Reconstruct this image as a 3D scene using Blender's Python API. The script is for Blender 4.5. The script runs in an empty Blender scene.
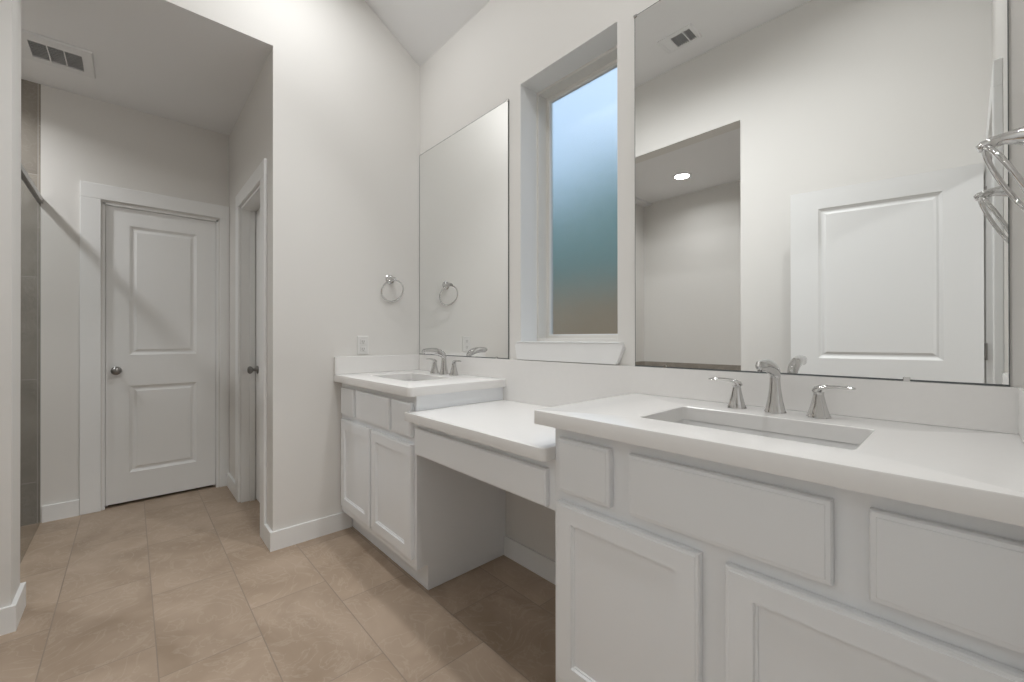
import bpy, bmesh, math, random
from mathutils import Vector, Matrix
C = bpy.context.scene
S = 1.14                      # metres per layout unit (the layout unit is the camera height)

# ------------------------------------------------------------------ camera
cd = bpy.data.cameras.new('camera'); cam = bpy.data.objects.new('camera', cd)
C.collection.objects.link(cam); C.camera = cam
F_PX, YAW, PITCH, ROLL = 416.431, 0.828828, 0.0025, -0.0009
cd.sensor_fit = 'HORIZONTAL'; cd.sensor_width = 36.0
cd.lens = F_PX / 1024 * 36.0
cd.shift_y = -(341 - 337) / 1024.0
cd.clip_start = 0.01
fw = Vector((-math.sin(YAW) * math.cos(PITCH), math.cos(YAW) * math.cos(PITCH), math.sin(PITCH)))
rt = Vector((math.cos(YAW), math.sin(YAW), 0)); up = rt.cross(fw)
c_, s_ = math.cos(ROLL), math.sin(ROLL)
r2 = rt * c_ + up * s_; u2 = -rt * s_ + up * c_
M = Matrix((r2, u2, -fw)).transposed().to_4x4(); M.translation = Vector((0, 0, S))
cam.matrix_world = M

# ------------------------------------------------------------------ exposure, world
C.view_settings.view_transform = 'Standard'; C.view_settings.look = 'None'
C.view_settings.gamma = 1.0; C.view_settings.exposure = 0.31
C.view_settings.use_curve_mapping = False
w = bpy.data.worlds.new('sky'); C.world = w; w.use_nodes = True
nt = w.node_tree; nt.nodes.clear()
out = nt.nodes.new('ShaderNodeOutputWorld'); bg = nt.nodes.new('ShaderNodeBackground')
tc = nt.nodes.new('ShaderNodeTexCoord'); sp = nt.nodes.new('ShaderNodeSeparateXYZ'); rp = nt.nodes.new('ShaderNodeValToRGB')
nt.links.new(tc.outputs['Generated'], sp.inputs[0]); nt.links.new(sp.outputs['Z'], rp.inputs[0])
rp.color_ramp.elements[0].position = 0.0; rp.color_ramp.elements[0].color = (0.44, 0.585, 0.74, 1)
rp.color_ramp.elements[1].position = 0.42; rp.color_ramp.elements[1].color = (0.48, 0.68, 0.92, 1)
_e = rp.color_ramp.elements.new(0.75); _e.color = (0.75, 0.92, 1.15, 1)
nt.links.new(rp.outputs[0], bg.inputs[0]); bg.inputs[1].default_value = 1.0
nt.links.new(bg.outputs[0], out.inputs[0])

CAN_MAIN, FILL_FLAT, CAN_ALCOVE, CAN_SHOWER, FILL_BED = 8.2, 6.4, 2.7, 9.5, 30     # watts of the ceiling lamps; flat and next-room ones are added fill

# ------------------------------------------------------------------ materials
def pmat(name, col, rough=0.5, metal=0.0, spec=0.5, bump=None, var=None, **kw):
    m = bpy.data.materials.new(name); m.use_nodes = True
    n = m.node_tree.nodes; l = m.node_tree.links; b = n['Principled BSDF']
    b.inputs['Base Color'].default_value = (*col, 1); b.inputs['Roughness'].default_value = rough
    b.inputs['Metallic'].default_value = metal; b.inputs['Specular IOR Level'].default_value = spec
    for k, v in kw.items(): b.inputs[k.replace('_', ' ')].default_value = v
    if bump or var:
        t = n.new('ShaderNodeTexCoord')
    if bump:
        sc, st = bump
        no = n.new('ShaderNodeTexNoise'); no.inputs['Scale'].default_value = sc; no.inputs['Detail'].default_value = 3
        bp = n.new('ShaderNodeBump'); bp.inputs['Strength'].default_value = st; bp.inputs['Distance'].default_value = 0.002
        l.new(t.outputs['Object'], no.inputs['Vector']); l.new(no.outputs['Fac'], bp.inputs['Height']); l.new(bp.outputs[0], b.inputs['Normal'])
    if var:
        sc, amt = var
        no = n.new('ShaderNodeTexNoise'); no.inputs['Scale'].default_value = sc; no.inputs['Detail'].default_value = 4
        mx = n.new('ShaderNodeMix'); mx.data_type = 'RGBA'
        mx.inputs[6].default_value = (*[c * (1 - amt) for c in col], 1); mx.inputs[7].default_value = (*[min(1, c * (1 + amt)) for c in col], 1)
        l.new(t.outputs['Object'], no.inputs['Vector']); l.new(no.outputs['Fac'], mx.inputs[0]); l.new(mx.outputs[2], b.inputs['Base Color'])
    return m
PAINT = pmat('wall_paint', (0.780, 0.762, 0.732), 0.75, spec=0.2, bump=(180, 0.12))
CEIL = pmat('ceiling_paint', (0.87, 0.87, 0.87), 0.85, spec=0.1, bump=(160, 0.12))
TRIM = pmat('white_trim', (0.87, 0.87, 0.86), 0.4, spec=0.35)
CAB = pmat('cabinet_lacquer', (0.925, 0.945, 0.965), 0.38, spec=0.4, bump=(400, 0.03))
QUARTZ = pmat('white_quartz', (0.85, 0.835, 0.815), 0.22, spec=0.5, var=(60, 0.015))
PORC = pmat('porcelain', (0.74, 0.735, 0.725), 0.12, spec=0.5)
CHROME = pmat('polished_nickel', (0.64, 0.635, 0.63), 0.06, metal=1)
NICKEL = pmat('satin_nickel', (0.30, 0.29, 0.28), 0.28, metal=1)
MIRROR = pmat('mirror_silver', (0.93, 0.94, 0.935), 0.004, metal=1)
MEDGE = pmat('mirror_edge', (0.10, 0.11, 0.11), 0.3)
DARK = pmat('vent_dark', (0.50, 0.50, 0.50), 0.8)
SOCK = pmat('socket_dark', (0.16, 0.15, 0.14), 0.6)
VENTW = pmat('vent_white', (0.82, 0.82, 0.82), 0.5)
LOUV = pmat('louver_grey', (0.60, 0.60, 0.60), 0.6)
PLASTIC = pmat('white_plastic', (0.76, 0.75, 0.73), 0.35)
VINYL = pmat('window_vinyl', (0.80, 0.78, 0.74), 0.45)
FENCEW = pmat('fence_wood', (0.43, 0.285, 0.165), 0.8, var=(9, 0.25))
LEAFM = pmat('hedge_leaf', (0.20, 0.30, 0.25), 0.8, var=(6, 0.3))
GROUND = pmat('ground', (0.22, 0.21, 0.15), 0.9)
BEDF = pmat('carpet', (0.42, 0.38, 0.34), 0.95, bump=(300, 0.4))
PLATE = pmat('rubber', (0.05, 0.05, 0.05), 0.7)

def emis(name, col, st):
    m = bpy.data.materials.new(name); m.use_nodes = True; b = m.node_tree.nodes['Principled BSDF']
    b.inputs['Base Color'].default_value = (.9, .9, .9, 1); b.inputs['Emission Color'].default_value = (*col, 1); b.inputs['Emission Strength'].default_value = st
    return m
LENS = emis('lamp_lens', (1, 0.97, 0.92), 6)

def glassmat(name, rough, bump, col=(1, 1, 1)):
    m = pmat(name, col, rough, spec=0.5, bump=bump); b = m.node_tree.nodes['Principled BSDF']
    b.inputs['Transmission Weight'].default_value = 1; b.inputs['IOR'].default_value = 1.45
    return m
FROST = glassmat('obscure_glass', 0.19, (420, 0.4))
CLEAR = bpy.data.materials.new('clear_glass'); CLEAR.use_nodes = True
_n = CLEAR.node_tree.nodes; _l = CLEAR.node_tree.links; _n.clear()
_o = _n.new('ShaderNodeOutputMaterial'); _t = _n.new('ShaderNodeBsdfTransparent'); _g = _n.new('ShaderNodeBsdfGlossy'); _m = _n.new('ShaderNodeMixShader'); _f = _n.new('ShaderNodeFresnel')
_t.inputs[0].default_value = (.86, .87, .87, 1); _g.inputs['Roughness'].default_value = 0.0; _f.inputs[0].default_value = 1.45
_m.inputs[0].default_value = .05; _l.new(_t.outputs[0], _m.inputs[1]); _l.new(_g.outputs[0], _m.inputs[2]); _l.new(_m.outputs[0], _o.inputs[0])

def tile_mat(name, pitch_a, pitch_b, a0, b0, off0, off1, cols, grout, gw, axes, rough=0.32, vein=2.2):
    """tiles in running bond: a = long axis, b = row axis; metres"""
    m = bpy.data.materials.new(name); m.use_nodes = True
    n = m.node_tree.nodes; l = m.node_tree.links; bs = n['Principled BSDF']
    tc = n.new('ShaderNodeTexCoord'); sp = n.new('ShaderNodeSeparateXYZ'); l.new(tc.outputs['Object'], sp.inputs[0])
    A, B = sp.outputs[axes[0]], sp.outputs[axes[1]]
    def mt(op, x, y=None, z=None):
        k = n.new('ShaderNodeMath'); k.operation = op
        for i, v in enumerate((x, y, z)):
            if v is None: continue
            if isinstance(v, (int, float)): k.inputs[i].default_value = v
            else: l.new(v, k.inputs[i])
        return k.outputs[0]
    rb = mt('DIVIDE', mt('SUBTRACT', B, b0), pitch_b); row = mt('FLOOR', rb); fb = mt('SUBTRACT', rb, row)
    par = mt('FLOORED_MODULO', row, 2.0)
    off = mt('MULTIPLY_ADD', par, off1 - off0, off0)
    ra = mt('DIVIDE', mt('SUBTRACT', mt('SUBTRACT', A, a0), off), pitch_a); ca = mt('FLOOR', ra); fa = mt('SUBTRACT', ra, ca)
    da = mt('MULTIPLY', mt('MINIMUM', fa, mt('SUBTRACT', 1.0, fa)), pitch_a)
    db = mt('MULTIPLY', mt('MINIMUM', fb, mt('SUBTRACT', 1.0, fb)), pitch_b)
    d = mt('MINIMUM', da, db)
    g = mt('LESS_THAN', d, gw / 2)
    cb = n.new('ShaderNodeCombineXYZ'); l.new(ca, cb.inputs[0]); l.new(row, cb.inputs[1])
    wn = n.new('ShaderNodeTexWhiteNoise'); wn.noise_dimensions = '3D'; l.new(cb.outputs[0], wn.inputs['Vector'])
    # per-tile shifted cloudy stone figure
    vm = n.new('ShaderNodeVectorMath'); vm.operation = 'MULTIPLY_ADD'; l.new(wn.outputs['Color'], vm.inputs[0]); vm.inputs[1].default_value = (7, 7, 7); l.new(tc.outputs['Object'], vm.inputs[2])
    n1 = n.new('ShaderNodeTexNoise'); n1.inputs['Scale'].default_value = vein; n1.inputs['Detail'].default_value = 6; n1.inputs['Distortion'].default_value = 1.4; l.new(vm.outputs[0], n1.inputs['Vector'])
    n2 = n.new('ShaderNodeTexNoise'); n2.inputs['Scale'].default_value = vein * 2.2; n2.inputs['Detail'].default_value = 8; n2.inputs['Distortion'].default_value = 3.0; l.new(vm.outputs[0], n2.inputs['Vector'])
    r1 = n.new('ShaderNodeValToRGB'); r1.color_ramp.elements[0].position = .33; r1.color_ramp.elements[1].position = .68
    r1.color_ramp.elements[0].color = (*cols[0], 1); r1.color_ramp.elements[1].color = (*cols[1], 1); l.new(n1.outputs['Fac'], r1.inputs[0])
    r2 = n.new('ShaderNodeValToRGB'); e = r2.color_ramp.elements; e[0].position = .47; e[0].color = (0, 0, 0, 1); e[1].position = .53; e[1].color = (0, 0, 0, 1)
    k = e.new(.5); k.color = (.28, .28, .28, 1); l.new(n2.outputs['Fac'], r2.inputs[0])
    mx = n.new('ShaderNodeMix'); mx.data_type = 'RGBA'; l.new(r2.outputs[0], mx.inputs[0]); l.new(r1.outputs[0], mx.inputs[6]); mx.inputs[7].default_value = (*cols[2], 1)
    hs = n.new('ShaderNodeHueSaturation'); l.new(mx.outputs[2], hs.inputs['Color'])
    l.new(mt('MULTIPLY_ADD', wn.outputs['Value'], 0.12, 0.94), hs.inputs['Value'])
    m2 = n.new('ShaderNodeMix'); m2.data_type = 'RGBA'; l.new(g, m2.inputs[0]); l.new(hs.outputs[0], m2.inputs[6]); m2.inputs[7].default_value = (*grout, 1)
    l.new(m2.outputs[2], bs.inputs['Base Color']); bs.inputs['Roughness'].default_value = rough; bs.inputs['Specular IOR Level'].default_value = .4
    bp = n.new('ShaderNodeBump'); bp.inputs['Strength'].default_value = .5; bp.inputs['Distance'].default_value = .0015
    l.new(mt('SUBTRACT', 1.0, g), bp.inputs['Height']); l.new(bp.outputs[0], bs.inputs['Normal'])
    return m
FLOORT = tile_mat('floor_tile', .53 * S, .2655 * S, 0, .063 * S, -1.607 * S, -1.785 * S,
                  ((.350, .262, .188), (.475, .368, .280), (.58, .485, .395)), (.30, .24, .19), .0036, (0, 1), rough=0.42)
SHOWT = tile_mat('shower_tile', .555 * S, .27 * S, .223 * S, -.1 * S, 0, .27 * S,
                 ((.30, .27, .235), (.40, .365, .32), (.5, .46, .41)), (.5, .47, .43), .004, (2, 1), vein=3)

# ------------------------------------------------------------------ helpers
def tag(o, label=None, cat=None, group=None, kind=None):
    if label: o['label'] = label
    if cat: o['category'] = cat
    if group: o['group'] = group
    if kind: o['kind'] = kind
    return o
def origin(p):
    v = Vector((0, 0, 0))
    while p: v += p.location; p = p.parent
    return v
def obj(name, bm, mat, parent=None, local=False, smooth=None, bevel=0, mats=None):
    """bm in layout units; world coordinates unless local"""
    bmesh.ops.recalc_face_normals(bm, faces=bm.faces)
    for v in bm.verts: v.co *= S
    o0 = Vector((0, 0, 0))
    if parent and not local: o0 = origin(parent)
    for v in bm.verts: v.co -= o0
    me = bpy.data.meshes.new(name)
    if smooth is not None:
        for f in bm.faces: f.smooth = True
        for e in bm.edges:
            if len(e.link_faces) == 2 and e.calc_face_angle(0) > math.radians(smooth): e.smooth = False
    bm.to_mesh(me); bm.free()
    me.materials.append(mat)
    for x in (mats or []): me.materials.append(x)
    o = bpy.data.objects.new(name, me); C.collection.objects.link(o)
    if parent: o.parent = parent
    if bevel:
        b = o.modifiers.new('bevel', 'BEVEL'); b.width = bevel * S; b.segments = 2; b.limit_method = 'ANGLE'; b.angle_limit = math.radians(40)
    return o
def empty(name, loc, label, cat, group=None, rz=0, kind=None):
    o = bpy.data.objects.new(name, None); C.collection.objects.link(o)
    o.location = Vector(loc) * S; o.rotation_euler = (0, 0, rz); o.empty_display_size = .05
    return tag(o, label, cat, group, kind)
def box(bm, x0, x1, y0, y1, z0, z1):
    vs = [bm.verts.new((x, y, z)) for z in (z0, z1) for y in (y0, y1) for x in (x0, x1)]
    for f in ((0, 2, 3, 1), (4, 5, 7, 6), (0, 1, 5, 4), (2, 6, 7, 3), (0, 4, 6, 2), (1, 3, 7, 5)): bm.faces.new([vs[i] for i in f])
def B(*boxes):
    bm = bmesh.new()
    for b in boxes: box(bm, *b)
    return bm
def struct(name, bm, mat, parent=None, **k):
    o = obj(name, bm, mat, parent, **k)
    if not parent: o['kind'] = 'structure'
    return o
def loft(bm, loops, closed=False, cap0=False, cap1=False):
    vv = [[bm.verts.new(p) for p in L] for L in loops]; n = len(vv[0])
    rng = range(len(vv)) if closed else range(len(vv) - 1)
    for i in rng:
        a, b = vv[i], vv[(i + 1) % len(vv)]
        for j in range(n): bm.faces.new((a[j], a[(j + 1) % n], b[(j + 1) % n], b[j]))
    if cap0: bm.faces.new(vv[0][::-1])
    if cap1: bm.faces.new(vv[-1])
    return vv
def lathe(bm, prof, n=24, center=(0, 0, 0), axis='z', flute=0, phase=0):
    """prof: (radius, height); flute = facet depth fraction (n facets hard)"""
    loops = []
    for r, h in prof:
        L = []
        for k in range(n):
            a = 2 * math.pi * k / n + phase; rr = r * (1 - flute * (k % 2))
            p = (rr * math.cos(a), rr * math.sin(a), h)
            if axis == 'x': p = (h, p[0], p[1])
            elif axis == 'y': p = (p[0], h, p[1])
            L.append((p[0] + center[0], p[1] + center[1], p[2] + center[2]))
        loops.append(L)
    loft(bm, loops, cap0=True, cap1=True)
def tube(bm, pts, rad, n=14, sx=1.0, closed=False, flat=None):
    """sweep; rad may be list; flat = list of (width factor, height factor)"""
    pts = [Vector(p) for p in pts]; m = len(pts); loops = []; prev = None
    for i, p in enumerate(pts):
        if closed: t = (pts[(i + 1) % m] - pts[i - 1]).normalized()
        else: t = (pts[min(i + 1, m - 1)] - pts[max(i - 1, 0)]).normalized()
        if prev is None:
            ref = Vector((0, 0, 1)) if abs(t.z) < .9 else Vector((1, 0, 0))
            nrm = t.cross(ref).normalized()
        else: nrm = (prev - t * prev.dot(t)).normalized()
        prev = nrm; bn = t.cross(nrm); r = rad[i] if isinstance(rad, (list, tuple)) else rad
        fx, fy = flat[i] if flat else (1, 1)
        loops.append([p + nrm * math.cos(2 * math.pi * k / n) * r * fx + bn * math.sin(2 * math.pi * k / n) * r * fy for k in range(n)])
    loft(bm, loops, closed=closed, cap0=not closed, cap1=not closed)
def rrect(x0, x1, y0, y1, r, z, n=5):
    if isinstance(r, (int, float)): r = (r,) * 4
    P = []
    for (cx, cy, a0, q) in ((x1, y1, 0, r[0]), (x0, y1, 90, r[1]), (x0, y0, 180, r[2]), (x1, y0, 270, r[3])):
        sx = -1 if cx == x1 else 1; sy = -1 if cy == y1 else 1
        for k in range(n + 1):
            a = math.radians(a0 + 90 * k / n); P.append((cx + sx * q + q * math.cos(a), cy + sy * q + q * math.sin(a), z))
    return P
def rings(bm, a0, a1, b0, b1, prof, fn, back=0.0):
    """stepped slab: prof = (inset, depth) from the rim inwards; fn maps (a, b, d) to a point"""
    loops = []
    for ins, d in [(0, back)] + prof:
        loops.append([fn(a, b, d) for a, b in ((a0 + ins, b0 + ins), (a1 - ins, b0 + ins), (a1 - ins, b1 - ins), (a0 + ins, b1 - ins))])
    loft(bm, loops, cap0=True, cap1=True)
def panel_door(bm, a0, a1, b0, b1, panels, t, fn):
    """moulded door leaf, both faces; panels = list of (a0, a1, b0, b1) stacked bottom to top"""
    def q(pts, d, s): bm.faces.new([bm.verts.new(fn(a, b, d)) for a, b in pts])
    for side in (0, 1):
        D = (lambda x: t - x) if side else (lambda x: x)      # depth below the face
        pa0, pa1 = panels[0][0], panels[0][1]
        bs = [b0]
        for p in panels: bs += [p[2], p[3]]
        bs.append(b1)
        for i in range(0, len(bs), 2):
            q(((pa0, bs[i]), (pa1, bs[i]), (pa1, bs[i + 1]), (pa0, bs[i + 1])), D(0), side)
        for i in range(len(bs) - 1):
            for x0, x1 in ((a0, pa0), (pa1, a1)):
                q(((x0, bs[i]), (x1, bs[i]), (x1, bs[i + 1]), (x0, bs[i + 1])), D(0), side)
        for p in panels:
            L = []
            for ins, dd in ((0, 0), (.006, .0045), (.014, .0095), (.022, .0095), (.034, .0035), (.036, .0035)):
                L.append([fn(a, b, D(dd)) for a, b in ((p[0] + ins, p[2] + ins), (p[1] - ins, p[2] + ins), (p[1] - ins, p[3] - ins), (p[0] + ins, p[3] - ins))])
            loft(bm, L, cap1=True)
    for (x, y), (x2, y2) in (((a0, b0), (a1, b0)), ((a1, b0), (a1, b1)), ((a1, b1), (a0, b1)), ((a0, b1), (a0, b0))):
        bm.faces.new([bm.verts.new(fn(*p)) for p in ((x, y, 0), (x2, y2, 0), (x2, y2, t), (x, y, t))])
    bmesh.ops.remove_doubles(bm, verts=bm.verts, dist=1e-5)

# ------------------------------------------------------------------ room shell
YA, XB, XC, YS, YH, XD = 1.283, -2.215, 0.081, -0.30, 0.497, -3.40
WX0, WX1, WZ0, WZ1 = -1.343, -0.840, 0.985, 2.134
struct('floor', B((-3.55, 0.25, -1.6, 1.5, -.05, 0)), FLOORT)
struct('wall_north', B((-3.55, WX0, YA, YA + .20, 0, 3.1), (WX1, .25, YA, YA + .20, 0, 3.1),
                       (WX0, WX1, YA, YA + .20, 0, WZ0 - .012), (WX0, WX1, YA, YA + .20, WZ1, 3.1)), PAINT)
struct('wall_west', B((XB - .115, XB, YH, YA, 0, 3.1), (XB - .115, XB, YS - .11, YH, 2.46, 3.1), (XB - .0005, XB, YS, YH, 2.3851, 2.46)), PAINT)
ALX = -0.966
struct('wall_south', B((ALX, .25, YS - .11, YS, 0, 3.1), (XB, ALX, YS - .11, YS, 2.385, 3.1)), PAINT)
struct('wall_hall_south', B((-2.372, -2.21, YS - .11, YS, 0, 2.5), (-2.372, -2.30, -1.56, YS - .11, 0, 2.5)), PAINT)
DH = 1.795
struct('wall_hall_north', B((XD - .1, -2.995, YH, YH + .115, 0, 2.5), (-2.415, XB - .115, YH, YH + .115, 0, 2.5), (-2.995, -2.415, YH, YH + .115, DH + .005, 2.5)), PAINT)
struct('wall_hall_west', B((XD - .115, XD, -.36, -.120, 0, 2.5), (XD - .115, XD, .438, YA, 0, 2.5), (XD - .115, XD, -.120, .438, DH + .005, 2.5)), PAINT)
struct('wall_shower', B((XD - .115, XD - .004, -1.56, -.3601, 0, 2.5), (XD, -2.372, -1.56, -1.45, 0, 2.5)), SHOWT)
struct('wall_alcove', B((-2.30, ALX + .1, -1.56, -1.45, 0, 2.5), (ALX, ALX + .1, -1.45, YS - .11, 0, 2.5)), PAINT)
struct('wall_east', B((XC, XC + .117, .440, YA, 0, 3.1), (XC, XC + .115, -.30, -.285, 0, 3.1), (XC, XC + .115, -.285, .440, DH + .012, 3.1)), PAINT)
struct('ceiling_hall', B((XD - .1, XB - .0006, -1.5, YH + .0005, 2.385, 2.46)), CEIL)
struct('ceiling_alcove', B((-2.34, ALX + .05, -1.5, YS - .11, 2.405, 2.46)), CEIL)
bm = bmesh.new()        # flat middle and the slope down to the window wall
P = [(YS - .11, 2.92), (.82, 2.92), (YA + .02, 2.632 - .0124), (YA + .02, 2.70), (.84, 3.0), (YS - .11, 3.0)]
loft(bm, [[(x, y, z) for y, z in P] for x in (XB - .1, .25)], cap0=True, cap1=True)
struct('ceiling', bm, CEIL)
# the next room beyond the open doorway
struct('floor_bedroom', B((.25, 3.4, -1.7, 2.2, -.05, 0)), BEDF)
struct('wall_bedroom', B((3.3, 3.4, -1.7, 2.2, 0, 2.6), (.198, 3.3, -1.7, -1.6, 0, 2.6), (.25, 3.3, 2.1, 2.2, 0, 2.6), (.198, .25, -1.6, -.41, 0, 2.6), (.198, .25, 1.4, 2.1, 0, 2.6)), PAINT)
struct('ceiling_bedroom', B((.198, 3.4, -1.7, 2.2, 2.4, 2.46)), CEIL)

struct('wall_closet', B((-4.3, -4.2, -.8, .63, -.05, 2.5), (-4.2, XD - .115, -.8, -.7, -.05, 2.5), (-4.2, XD - .115, .53, .63, -.05, 2.5), (-4.2, XD - .115, -.7, .53, 2.405, 2.5)), PAINT)
struct('floor_closet', B((-4.2, -3.55, -.8, .63, -.05, 0)), BEDF)
struct('ceiling_toilet', B((-3.5, XB - .115, YH + .1, YA, 2.405, 2.46)), CEIL)
# baseboards
def baseboard(name, segs):
    bm = bmesh.new()
    for x0, x1, y0, y1 in segs: box(bm, x0, x1, y0, y1, 0, .088)
    return struct(name, bm, TRIM)
bt = .013
baseboard('baseboard_west', [(XB, XB + bt, YH - bt, .868), (-2.33, XB, YH - bt, YH - .0001)])
baseboard('baseboard_north', [(-1.442, -.728, YA - bt, YA)])
baseboard('baseboard_hall_south', [(-2.21, -2.21 + bt, YS - .11, YS + bt), (-2.372 - bt, -2.21, YS, YS + bt), (-2.372 - bt, -2.372, -.340, YS)])
baseboard('baseboard_hall_west', [(XD, XD + bt, -.352, -.212)])
baseboard('baseboard_hall_north', [(XD, -3.075, YH - bt, YH)])
baseboard('baseboard_south', [(ALX, .08, YS, YS + bt)])
struct('trim_tile_wainscot', B((-2.30, ALX, -1.45, -1.438, 0, .755), (-2.30, -2.288, -1.438, -.42, 0, .755)), SHOWT)

# ------------------------------------------------------------------ window
win = struct('window_1', B((WX0 + .001, WX0 + .002, YA + .14, YA + .141, WZ0, WZ0 + .01)), VINYL)
bm = bmesh.new()
def ringframe(bm, x0, x1, z0, z1, prof, y_back):
    loops = [[(x0 + i, y, z0 + i), (x1 - i, y, z0 + i), (x1 - i, y, z1 - i), (x0 + i, y, z1 - i)] for i, y in prof]
    loft(bm, loops, closed=True)
ringframe(bm, WX0 + .0002, WX1 - .0002, WZ0 + .0002, WZ1 - .0002, [(0, 1.386), (.011, 1.386), (.0125, 1.388), (.0125, 1.440), (.026, 1.440), (.026, 1.470), (0, 1.470)], 0)
obj('window_frame', bm, VINYL, win)
bm = bmesh.new(); ringframe(bm, WX0 + .026, WX1 - .026, WZ0 + .026, WZ1 - .026, [(0, 1.4445), (.005, 1.4445), (.006, 1.452), (0, 1.452)], 0)
obj('glazing_bead', bm, TRIM, win)
obj('pane', B((WX0 + .027, WX1 - .027, 1.453, 1.458, WZ0 + .027, WZ1 - .027)), FROST, win)
# reveal lining
struct('trim_1', B((WX0 + .0001, WX0 + .0015, YA + .0005, 1.3858, WZ0, WZ1 - .0015), (WX1 - .0015, WX1 - .0001, YA + .0005, 1.3858, WZ0, WZ1 - .0015),
                   (WX0 + .0001, WX1 - .0001, YA + .0005, 1.3858, WZ1 - .0015, WZ1 - .0001)), TRIM)
# stool and apron
bm = bmesh.new()
box(bm, WX0, WX1, YA - .001, 1.386, WZ0 - .012, WZ0)
box(bm, WX0 - .004, WX1 + .024, YA - .0205, YA, WZ0 - .004, WZ0)
t1 = [(WX0 - .010, WZ0 - .0041), (WX1 + .026, WZ0 - .0041), (WX1 + .030, WZ0 - .020), (WX1 + .004, .9055), (WX0 - .006, .9055), (WX0 - .018, WZ0 - .020)]
loft(bm, [[(x, y, z) for x, z in t1] for y in (YA, YA - .018)], cap0=True, cap1=True)
struct('trim_2', bm, TRIM, bevel=.0015)

# ------------------------------------------------------------------ doors
def knob(parent, pos, d, name='door_knob'):
    """d = outward unit vector along x or y"""
    bm = bmesh.new(); ax = 'x' if abs(d[0]) else 'y'; s = d[0] or d[1]
    prof = [(.026, 0), (.026, .003), (.023, .006), (.010, .008), (.009, .022), (.012, .026), (.020, .031), (.0245, .039), (.0235, .047), (.017, .053), (.008, .055)]
    lathe(bm, [(r * .95, h * s) for r, h in prof], 24, pos, ax)
    return obj(name, bm, NICKEL, parent, smooth=35)
def hinge(parent, x, y, z):
    bm = bmesh.new(); lathe(bm, [(.005, 0), (.005, .075)], 10, (x, y, z)); return obj('hinge', bm, NICKEL, parent, smooth=40)
# door_1: closed door on the far wall of the passage
d1 = struct('door_1', B((XD - .03, XD - .0005, -.120, -.108, 0, DH), (XD - .03, XD - .0005, .4255, .438, 0, DH), (XD - .03, XD - .0005, -.120, .438, DH - .010, DH + .004),
                        (XD - .075, XD - .052, -.108, -.098, 0, DH - .01), (XD - .075, XD - .052, .416, .4255, 0, DH - .01)), TRIM)
fn = lambda a, b, d: (XD - .050 + d, a, b)
bm = bmesh.new(); panel_door(bm, -.1065, .424, .017, 1.7835, [(-.004, .322, .190, .713), (-.004, .322, .900, 1.680)], .032, fn)
lf = obj('door_leaf', bm, TRIM, d1)
k = knob(lf, (XD - .018, -.061, .808), (1, 0))
def casing(name, bm, parent): return obj(name, bm, TRIM, parent, bevel=.003)
cw, ct = .086, .014
casing('casing', B((XD, XD + ct, -.120 - cw - .005, -.125, 0, DH + .012), (XD, XD + ct, .443, YH - .001, 0, DH + .012), (XD, XD + ct, -.211, YH - .001, DH + .012, DH + .100)), d1)
# door_2: closed door in the side wall of the passage
d2 = struct('door_2', B((-2.995, -2.983, YH + .0005, YH + .1145, 0, DH), (-2.427, -2.415, YH + .0005, YH + .1145, 0, DH), (-2.995, -2.415, YH + .0005, YH + .1145, DH - .008, DH + .004),
                        (-2.983, -2.973, YH + .045, YH + .072, 0, DH - .01), (-2.437, -2.427, YH + .045, YH + .072, 0, DH - .01)), TRIM)
fn = lambda a, b, d: (a, YH + .110 - d, b)
bm = bmesh.new(); panel_door(bm, -2.981, -2.429, .010, 1.784, [(-2.87, -2.54, .190, .713), (-2.87, -2.54, .900, 1.680)], .032, fn)
lf = obj('door_leaf', bm, TRIM, d2); knob(lf, (-2.925, YH + .078, .808), (0, -1))
casing('casing', B((-2.996 - cw, -2.996, YH - ct, YH, 0, DH + .008), (-2.414, -2.414 + cw, YH - ct, YH, 0, DH + .008), (-2.996 - cw, -2.414 + cw, YH - ct, YH, DH + .008, DH + .090)), d2)
# door_3: the entry door beside the camera, standing open against the south wall
d3 = struct('door_3', B((XC + .0005, XC + .1145, -.285, -.272, 0, DH), (XC + .0005, XC + .1145, .427, .440, 0, DH), (XC + .0005, XC + .1145, -.285, .440, DH, DH + .012)), TRIM)
ce = .021
casing('casing', B((XC - ce, XC, .433, .433 + cw, 0, DH + .008), (XC - ce, XC, YS + .001, -.278, 0, DH + .008), (XC - ce, XC, YS + .001, .433 + cw, DH + .008, DH + .008 + cw)), d3)
hx, hy = .054, -.256; ex, ey = -.649, -.110
L_ = math.hypot(ex - hx, ey - hy); ux, uy = (ex - hx) / L_, (ey - hy) / L_
nx, ny = uy, -ux                      # points to +y side
fn = lambda a, b, d: (hx + ux * a + nx * (d - .032), hy + uy * a + ny * (d - .032), b)
bm = bmesh.new(); panel_door(bm, 0, L_, .012, 1.7815, [(.128, L_ - .122, .190, .713), (.128, L_ - .122, .893, 1.683)], .032, fn)
lf = obj('door_leaf', bm, TRIM, d3)
bm = bmesh.new()
prof = [(.026, 0), (.026, .003), (.010, .008), (.009, .022), (.020, .031), (.0245, .039), (.0235, .047), (.010, .055)]
lathe(bm, [(a, -b) for a, b in prof], 20, (0, 0, 0), 'y')
bmesh.ops.rotate(bm, verts=bm.verts, cent=(0, 0, 0), matrix=Matrix.Rotation(math.atan2(uy, ux) - math.pi, 3, 'Z'))
bmesh.ops.translate(bm, verts=bm.verts, vec=(ex - ux * .06 - nx * .032, ey - uy * .06 - ny * .032, .80))
obj('door_knob', bm, NICKEL, lf, smooth=35)
for z in (.2, .9, 1.6): hinge(d3, .059, -.262, z)

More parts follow.
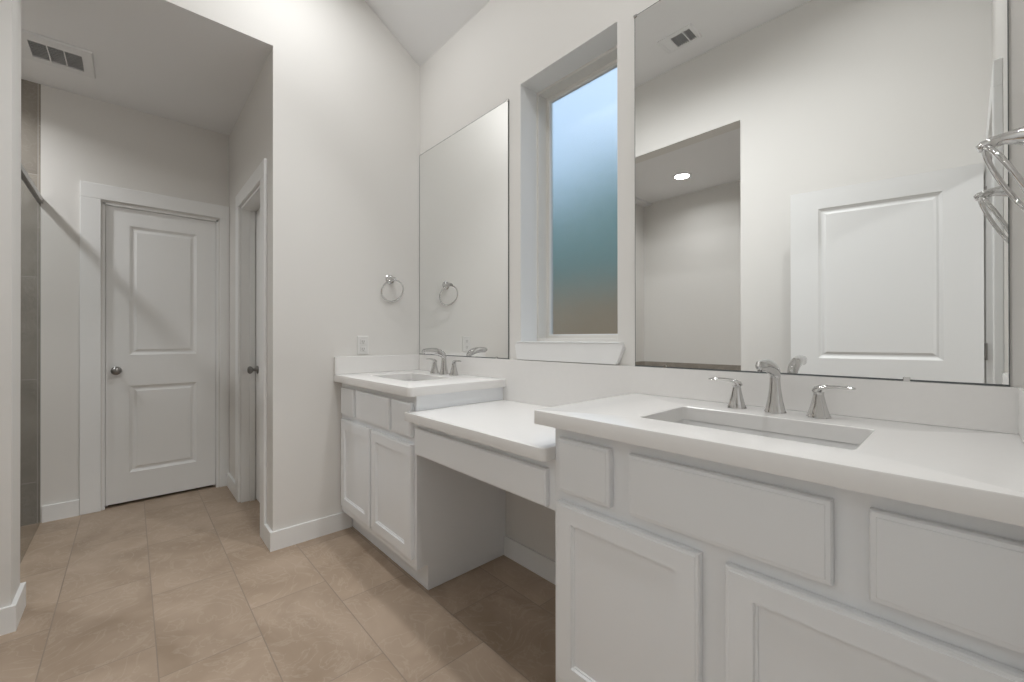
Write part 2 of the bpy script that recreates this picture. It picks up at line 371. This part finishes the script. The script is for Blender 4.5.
# ------------------------------------------------------------------ cabinets
FY, DT = .820, .018             # face-frame plane, door thickness
doorprof = [(0, .012), (.002, .0158), (.007, .0165), (.008, .018), (.0475, .018), (.0500, .0125), (.0535, .0125), (.0550, .0095)]
drawprof = [(0, .012), (.002, .0158), (.008, .0165), (.009, .018), (.010, .018)]
ffn = lambda a, b, d: (a, FY - d, b)
CT = .8125; CB = CT - .036; TOE = .871
def vanity(x0, x1, label, doors, drawers, name='vanity_cabinet'):
    root = empty(name, ((x0 + x1) / 2, YA, 0), label, 'cabinet')
    bm = bmesh.new(); p = .014
    box(bm, x0, x0 + p, FY + .018, YA - .001, .102, CB); box(bm, x1 - p, x1, FY + .018, YA - .001, .102, CB)
    box(bm, x0, x0 + p, TOE, YA - .001, .001, .102); box(bm, x1 - p, x1, TOE, YA - .001, .001, .102)
    box(bm, x0 + p, x1 - p, FY + .018, YA - .016, .102, .115); box(bm, x0 + p, x1 - p, YA - .016, YA - .003, .115, CB)
    obj('carcass', bm, CAB, root)
    # face frame: stiles, rails
    bm = bmesh.new(); y0, y1 = FY, FY + .018
    box(bm, x0, x1, y0, y1, .098, .152); box(bm, x0, x1, y0, y1, .578, .622); box(bm, x0, x1, y0, y1, .735, CB)
    box(bm, x0, x0 + .04, y0, y1, .152, .578); box(bm, x1 - .04, x1, y0, y1, .152, .578)
    box(bm, x0, x0 + .04, y0, y1, .622, .735); box(bm, x1 - .04, x1, y0, y1, .622, .735)
    xm = (x0 + x1) / 2; box(bm, xm - .035, xm + .035, y0, y1, .152, .578)
    for a, b in zip(drawers[:-1], drawers[1:]): box(bm, a[1] - .01, b[0] + .01, y0, y1, .622, .735)
    obj('face_frame', bm, CAB, root)
    obj('toe_kick', B((x0 + p, x1 - p, TOE, TOE + .014, .001, .102)), CAB, root)
    for a0, a1 in doors:
        bm = bmesh.new(); rings(bm, a0, a1, .135, .585, doorprof, ffn, .0008); obj('cabinet_door', bm, CAB, root)
    for a0, a1 in drawers:
        bm = bmesh.new(); rings(bm, a0, a1, .612, .746, drawprof, ffn, .0008); obj('drawer_front', bm, CAB, root)
    return root
VL0, VL1, VR0, VR1 = XB + .001, -1.443, -.727, XC - .001
vanity(VL0, VL1, 'white two-door sink cabinet in the far left corner, below the smaller mirror',
       [(-2.190, -1.842), (-1.822, -1.461)], [(-2.190, -2.028), (-1.998, -1.648), (-1.624, -1.461)])
vanity(VR0, VR1, 'white sink cabinet nearest the camera, below the large mirror',
       [(-.709, -.347), (-.301, .062)], [(-.704, -.550), (-.502, -.142), (-.098, .062)])
# knee space apron with its wide drawer front
kn = empty('vanity_apron', ((VL1 + VR0) / 2, YA, 0), 'white apron with one long drawer front bridging the knee space between the two sink cabinets', 'drawer')
obj('apron_rail', B((VL1 + .0005, VR0 - .0005, FY, FY + .018, .548, .6825), (VL1 + .0005, VL1 + .0145, FY + .018, YA - .001, .62, .6825), (VR0 - .0145, VR0 - .0005, FY + .018, YA - .001, .62, .6825)), CAB, kn)
bm = bmesh.new(); rings(bm, -1.430, -.748, .557, .655, [(0, .013), (.004, .018), (.005, .018)], ffn, .0008)
obj('drawer_front', bm, CAB, kn)

# ------------------------------------------------------------------ countertops, splashes, sinks
def slab(bm, x0, x1, y0, y1, z0, z1, r, hole=None, e=.003):
    o = lambda i, z: rrect(x0 + i, x1 - i, y0 + i, y1 - i, tuple(max(q - i, .0002) for q in r), z)
    L = [o(e, z1), o(e * .3, z1 - e * .3), o(0, z1 - e), o(0, z0)]
    if hole:
        hx0, hx1, hy0, hy1, hr = hole; h = lambda i, z: rrect(hx0 + i, hx1 - i, hy0 + i, hy1 - i, hr, z)
        L = L + [h(0, z0), h(0, z1 - .002), h(-.002, z1)]
        loft(bm, L, closed=True)
    else: loft(bm, L, cap0=True, cap1=True)
def worktop(x0, x1, label, sink, r, splashes):
    root = empty('countertop', ((x0 + x1) / 2, YA, CB), label, 'countertop')
    bm = bmesh.new(); slab(bm, x0, x1, .777, YA - .0015, CB + .0004, CT, r, hole=(*sink, .012)); obj('slab', bm, QUARTZ, root, smooth=30)
    for nm, b in splashes: obj(nm, B(b), QUARTZ, root, bevel=.002)
    return root
SL = (-2.028, -1.630, .890, 1.122); SR = (-.525, -.127, .890, 1.122)
SH = .903
worktop(VL0, -1.424, 'white quartz countertop with sink on the left corner cabinet, beside the outlet', SL, (.0005, .0005, .0005, .018),
        [('side_splash', (VL0, XB + .018, .778, YA - .0185, CT + .0003, SH))])
worktop(-.765, VR1, 'white quartz countertop with sink, nearest the camera, under the large mirror', SR, (.0005, .0005, .005, .0005),
        [('side_splash', (XC - .0135, VR1, .778, YA - .0185, CT + .0003, SH))])
kt = empty('countertop', (-1.085, YA, .683), 'lower white quartz countertop over the knee space, between the sink countertops', 'countertop')
bm = bmesh.new(); x0, x1 = VL1 + .0008, VR0 - .0008; e = .003; Z0, Z1 = .6832, .7165; yf, yb = .7775, YA - .0015
def kl(i, z):    # front nose laps a little over the left cabinet's face
    r = .020; P = [(x1 - i, yb - i * 0, z), (x0, yb, z), (x0, .8015, z), (x0 - .018 + i, .8015, z), (x0 - .018 + i, yf + i, z)]
    for k in range(7):
        a = math.radians(-90 + 90 * k / 6); P.append((x1 - r + (r - i) * math.cos(a), yf + r + (r - i) * math.sin(a), z))
    return P
loft(bm, [kl(e, Z1), kl(e * .3, Z1 - e * .3), kl(0, Z1 - e), kl(0, Z0)], cap0=True, cap1=True)
obj('slab', bm, QUARTZ, kt, smooth=30)
bm = bmesh.new(); zc = CT + .0004
P = [(VL0, zc), (-1.4236, zc), (-1.4236, CB - .0004), (VL1 + .0006, CB - .0004), (VL1 + .0006, Z1 + .0004), (VR0 - .0006, Z1 + .0004), (VR0 - .0006, CB - .0004), (-.7654, CB - .0004), (-.7654, zc), (VR1, zc), (VR1, SH), (VL0, SH)]
loft(bm, [[(x, y, z) for x, z in P] for y in (YA - .0175, YA - .0012)], cap0=True, cap1=True)
tag(obj('backsplash', bm, QUARTZ), 'long low white quartz backsplash along the window wall behind all three countertops', 'backsplash')

def basin(s, label):
    x0, x1, y0, y1 = s; root = empty('sink_basin', ((x0 + x1) / 2, (y0 + y1) / 2, .66), label, 'sink')
    bm = bmesh.new(); q = lambda i, z, r=.02: rrect(x0 + i, x1 - i, y0 + i, y1 - i, r, z)
    z = CB - .0003
    L = [q(-.022, z - .008), q(-.022, z), q(-.003, z), q(-.001, z - .004), q(.004, .70), q(.012, .678), q(.034, .668), q(.10, .664)]
    loft(bm, L, cap1=True)
    L2 = [q(-.022, z - .008), q(-.010, z - .010), q(-.004, .69), q(.008, .662), q(.05, .655)]
    loft(bm, L2, cap1=True); bmesh.ops.remove_doubles(bm, verts=bm.verts, dist=1e-6)
    obj('bowl', bm, PORC, root, smooth=35)
    bm = bmesh.new(); lathe(bm, [(.020, 0), (.020, .002), (.017, .003), (.012, .0022)], 20, ((x0 + x1) / 2, (y0 + y1) / 2, .6643)); obj('drain', bm, CHROME, root, smooth=35)
basin(SL, 'white undermount rectangular sink in the far left countertop')
basin(SR, 'white undermount rectangular sink in the near countertop under the large mirror')

# ------------------------------------------------------------------ faucets
def faucet(x, label):
    root = empty('faucet', (x, 1.198, CT), label, 'faucet')
    n = 16
    bm = bmesh.new()
    lathe(bm, [(.0250, .0003), (.0250, .003), (.0225, .008), (.0175, .030), (.0140, .055), (.0120, .078), (.0118, .094)], n, (0, 0, 0), flute=.15)
    pts, rad, fl = [], [], []
    for i in range(15):          # the arc of the spout towards the bowl
        t = min(i / 12, 1); a = math.radians(100 * t)
        pts.append((0, .002 - .094 * (1 - math.cos(a)) - (0.010 * t), .088 + .034 * math.sin(a * 1.10)))
        rad.append(.0118 + .0035 * math.sin(math.pi * min(1, t * 1.15)) - .002 * t); fl.append((1 + .45 * t, 1 - .18 * t))
    for q, (dy, dz, k) in ((13, (-.003, -.004, .85)), (14, (-.004, -.007, .45))):
        x_, y_, z_ = pts[12]; pts[q] = (x_, y_ + dy, z_ + dz); rad[q] = rad[12] * k
    tube(bm, pts, rad, n, flat=fl)
    o = obj('spout', bm, CHROME, root, local=True, smooth=24)
    for s in (-1, 1):
        bm = bmesh.new()
        lathe(bm, [(.0245, .0003), (.0245, .003), (.0215, .009), (.0155, .030), (.0112, .050), (.0105, .056), (.0115, .060)], n, (s * .090, 0, 0), flute=.13)
        h = obj('handle', bm, CHROME, root, local=True, smooth=24)
        bm = bmesh.new()
        P = [(s * .086, .002, .0585), (s * .088, .0015, .065), (s * .095, 0, .0705), (s * .108, -.002, .0735), (s * .124, -.004, .0752), (s * .142, -.006, .0748), (s * .159, -.008, .0735)]
        tube(bm, P, [.0105, .0098, .0078, .0062, .0058, .0062, .0045], 14, flat=[(1, 1), (1, 1), (1, .85), (1.1, .7), (1.2, .62), (1.25, .58), (1.1, .5)])
        obj('lever', bm, CHROME, h, local=True, smooth=40)
    return root
faucet(-.326, 'polished widespread faucet with two levers at the near sink under the large mirror')
faucet(-1.829, 'small far polished widespread faucet at the left corner sink')

# ------------------------------------------------------------------ mirrors
def mirror(x0, x1, z0, z1, label, clips):
    root = empty('mirror', ((x0 + x1) / 2, YA, z0), label, 'mirror')
    bm = bmesh.new(); y = YA - .006
    box(bm, x0, x1, y, YA - .0008, z0, z1)
    bm.faces.ensure_lookup_table()
    o = obj('mirror_glass', bm, MIRROR, root, mats=[MEDGE])
    for p in o.data.polygons: p.material_index = 0 if abs(p.normal.y) > .9 else 1
    obj('mirror_channel', B((x0, x1, y - .0018, YA - .0004, z0 - .002, z0 + .0012)), MEDGE, root)
    bm = bmesh.new(); t = .0016
    loft(bm, [[(x0 + i, yy, z0 + i), (x1 - i, yy, z0 + i), (x1 - i, yy, z1 - i), (x0 + i, yy, z1 - i)] for i, yy in ((0, y - .0003), (t, y - .0003), (t, y - .0001), (0, y - .0001))], closed=True)
    obj('mirror_border', bm, MEDGE, root)  # thin dark ring paints in the bevelled edge and seam shadow
    for cx, cz in clips:
        obj('mirror_clip', B((cx - .006, cx + .006, y - .003, YA - .0008, cz - .004, cz + .005)), CHROME, root, bevel=.001)
mirror(XB + .002, -1.418, SH + .0025, 2.094, 'tall frameless wall mirror over the left corner sink, left of the window', [(-2.03, SH + .004), (-1.50, SH + .004), (-1.421, 2.092)])
mirror(-.768, .058, SH + .0025, 2.106, 'large frameless wall mirror over the near sink, right of the window, reflecting an open door', [(-.66, SH + .004), (-.09, SH + .004), (-.765, 2.104)])

# ------------------------------------------------------------------ towel rings
def towel_ring(loc, rz, label):
    root = empty('towel_ring', loc, label, 'towel ring', rz=rz)      # local +x points out of the wall
    bm = bmesh.new()
    lathe(bm, [(.026, .0005), (.026, .004), (.022, .008), (.013, .012), (.010, .014)], 24, (0, 0, 0), 'x')
    tube(bm, [(.010, 0, 0), (.022, 0, .002), (.036, 0, .003), (.050, 0, .001), (.060, 0, -.003), (.067, 0, -.006)], [.0165, .0130, .0105, .0105, .0105, .0075], 16, flat=[(1, 1), (1, 1), (1, .9), (1.15, .9), (1.25, .9), (1.1, .8)])
    obj('mount', bm, CHROME, root, local=True, smooth=40)
    bm = bmesh.new(); R = .064; n = 48
    tube(bm, [(.059 - .41 * R * (1 - math.cos(2 * math.pi * k / n)), R * math.sin(2 * math.pi * k / n), -.008 - .91 * R * (1 - math.cos(2 * math.pi * k / n))) for k in range(n)], .0040, 10, closed=True)
    obj('ring', bm, CHROME, root, local=True, smooth=60)
towel_ring((XB, 1.088, 1.333), 0, 'polished towel ring on the left wall above the outlet, far corner')
towel_ring((XC, 1.088, 1.333), math.pi, 'polished towel ring close to the camera, at the right edge beside the large mirror')

# ------------------------------------------------------------------ outlet
ou = empty('outlet', (XB, .930, .962), 'white wall outlet above the side splash of the left countertop', 'outlet')
bm = bmesh.new(); rings(bm, .930 - .031, .930 + .031, .912, 1.012, [(0, .003), (.003, .005), (.004, .005)], lambda a, b, d: (XB + d, a, b), .0003)
obj('plate', bm, PLASTIC, ou)
for z in (.942, .982):
    bm = bmesh.new(); rings(bm, .930 - .0145, .930 + .0145, z - .0125, z + .0125, [(0, .0062), (.001, .0072), (.002, .0072)], lambda a, b, d: (XB + d, a, b), .004)
    s = obj('socket', bm, PLASTIC, ou)
    obj('slot', B((XB + .0070, XB + .0076, .930 - .0065, .930 - .0045, z - .004, z + .006), (XB + .0070, XB + .0076, .930 + .0045, .930 + .0065, z - .004, z + .005),
                  (XB + .0070, XB + .0076, .930 - .002, .930 + .002, z - .010, z - .006)), SOCK, s)

# ------------------------------------------------------------------ ceiling vents
def vent(x0, x1, y0, y1, ix0, ix1, iy0, iy1, z, cuts, label, along):
    root = empty('ceiling_vent', ((x0 + x1) / 2, (y0 + y1) / 2, z), label, 'vent')
    bm = bmesh.new()
    L = [[(x0 + i, y0 + j, k) for i, j, k in ()]]
    o = lambda a, b, c, d, zz: [(a, c, zz), (b, c, zz), (b, d, zz), (a, d, zz)]
    loft(bm, [o(x0, x1, y0, y1, z - .0005), o(x0, x1, y0, y1, z - .004), o(x0 + .006, x1 - .006, y0 + .006, y1 - .006, z - .010), o(ix0, ix1, iy0, iy1, z - .010), o(ix0, ix1, iy0, iy1, z - .0005)], closed=True)
    for c in cuts:
        if along == 'y': box(bm, ix0, ix1, c - .0022, c + .0022, z - .009, z - .001)
        else: box(bm, c - .0035, c + .0035, iy0, iy1, z - .010, z - .001)
    obj('vent_frame', bm, VENTW, root)
    obj('vent_backing', B((ix0, ix1, iy0, iy1, z - .0016, z - .0006)), DARK, root)
    if along == 'x': obj('pale_louver_plate', B((ix0 + .001, cuts[0] - .004, iy0 + .001, iy1 - .001, z - .0098, z - .0092)), VENTW, root)  # added pale plate for louvers that only look lighter from their tilt
    bm = bmesh.new(); n = 9
    for k in range(n):
        if along == 'y':
            x = ix0 + (k + .5) * (ix1 - ix0) / n; loft(bm, [[(x - .004, y, z - .003), (x - .003, y, z - .0025), (x + .004, y, z - .0085), (x + .003, y, z - .009)] for y in (iy0, iy1)], cap0=True, cap1=True)
        else:
            y = iy0 + (k + .5) * (iy1 - iy0) / n; loft(bm, [[(x, y - .004, z - .003), (x, y - .003, z - .0025), (x, y + .004, z - .0085), (x, y + .003, z - .009)] for x in (ix0, ix1)], cap0=True, cap1=True)
    obj('louvers', bm, LOUV, root)
vent(-3.122, -2.848, -.40, -.135, -3.072, -2.915, -.352, -.176, 2.385, [-.292, -.236], 'white return air vent in the passage ceiling, top left', 'y')
vent(-1.352, -1.130, -.125, .038, -1.330, -1.152, -.102, .012, 2.92, [-1.278, -1.196], 'white supply vent in the main ceiling, seen in the large mirror', 'x')

# ------------------------------------------------------------------ recessed lamps
def can(x, y, z, watts, label, tilt=0, r=.062, col=(.975, .99, 1), spread=150):
    root = empty('recessed_light', (x, y, z), label, 'ceiling light'); root.rotation_euler = (tilt, 0, 0)
    bm = bmesh.new(); n = 32
    c = lambda q, zz: [(q * math.cos(2 * math.pi * k / n), q * math.sin(2 * math.pi * k / n), zz) for k in range(n)]
    loft(bm, [c(r + .018, -.0005), c(r + .017, -.004), c(r, -.006), c(r - .003, -.0012), c(r - .003, -.0005)], closed=True)
    obj('lamp_trim', bm, VENTW, root, local=True, smooth=40)
    bm = bmesh.new(); loft(bm, [c(r - .0032, -.0008), c(r - .0032, -.0025)], cap0=True, cap1=True)
    obj('lens', bm, LENS, root, local=True)
    ld = bpy.data.lights.new('lamp', 'AREA'); ld.shape = 'DISK'; ld.size = 2 * (r - .006) * S; ld.energy = watts; ld.color = col; ld.spread = math.radians(spread)
    lo = bpy.data.objects.new('lamp', ld); C.collection.objects.link(lo); lo.parent = root; lo.location = (0, 0, -.006 * S)
sl = math.atan2(.288, .463)
zsl = lambda y: 2.92 - (y - .82) * .288 / .463
can(-1.20, .99, zsl(.99), CAN_MAIN, 'recessed light in the sloped ceiling near the window', tilt=-sl, spread=105)
can(-.35, .52, 2.92, FILL_FLAT * 1.0, 'added unseen fill light in the flat ceiling nearest the entry door', spread=165)  # added out of view as front fill for the cabinets
can(-1.75, .52, 2.92, FILL_FLAT, 'added unseen fill light in the flat ceiling nearest the passage', spread=165)  # second added fill lamp, kept out of the mirrors
can(-1.662, -.973, 2.405, CAN_ALCOVE, 'round recessed light in the alcove ceiling, seen glowing in the large mirror')
can(-2.98, -.83, 2.385, CAN_SHOWER, 'recessed light in the shower ceiling')
can(1.6, .2, 2.4, FILL_BED, 'added unseen fill light in the ceiling of the next room', r=.2, spread=170)  # added unseen to send soft fill through the doorway

# ------------------------------------------------------------------ shower screen
sg = empty('shower_screen', (-2.99, -.36, 0), 'clear glass shower screen with slim top rail at the far left edge', 'shower screen')
obj('glass_panel', B((XD + .004, -2.39, -.364, -.3575, .002, 1.735)), CLEAR, sg)
obj('top_rail', B((XD + .001, -2.387, -.372, -.350, 1.735, 1.765)), NICKEL, sg, bevel=.002)

# ------------------------------------------------------------------ outdoors beyond the window
struct('ground', B((-14, 10, 1.5, 16, -.35, -.30)), GROUND)
fe = empty('garden_fence', (-3, 4.2, -.3), 'brown board fence outside, blurred through the frosted window', 'fence')
bm = bmesh.new()
for k in range(90): box(bm, -11 + k * .13, -11 + k * .13 + .124, 4.2, 4.22, -.29, 1.62)
obj('fence_boards', bm, FENCEW, fe)
obj('fence_rail', B((-11, .7, 4.22, 4.26, .0, .08), (-11, .7, 4.22, 4.26, 1.0, 1.08)), FENCEW, fe)
random.seed(4)
bm = bmesh.new()
for k in range(26):
    cx = -14 + k * .62 + random.uniform(-.2, .2); h = random.uniform(4.5, 5.4)
    bmesh.ops.create_icosphere(bm, subdivisions=3, radius=1, matrix=Matrix.Translation((cx, 7.5 + random.uniform(-.3, .3), h * .5 - .28)) @ Matrix.Diagonal((.62, .6, h * .5, 1)))
for v in bm.verts:
    v.co += Vector((random.uniform(-.05, .05), random.uniform(-.05, .05), random.uniform(-.05, .05))); v.co.z = max(v.co.z, -.30)
tag(obj('hedge', bm, LEAFM), 'dark green hedge beyond the fence, blurred through the frosted window', 'hedge')
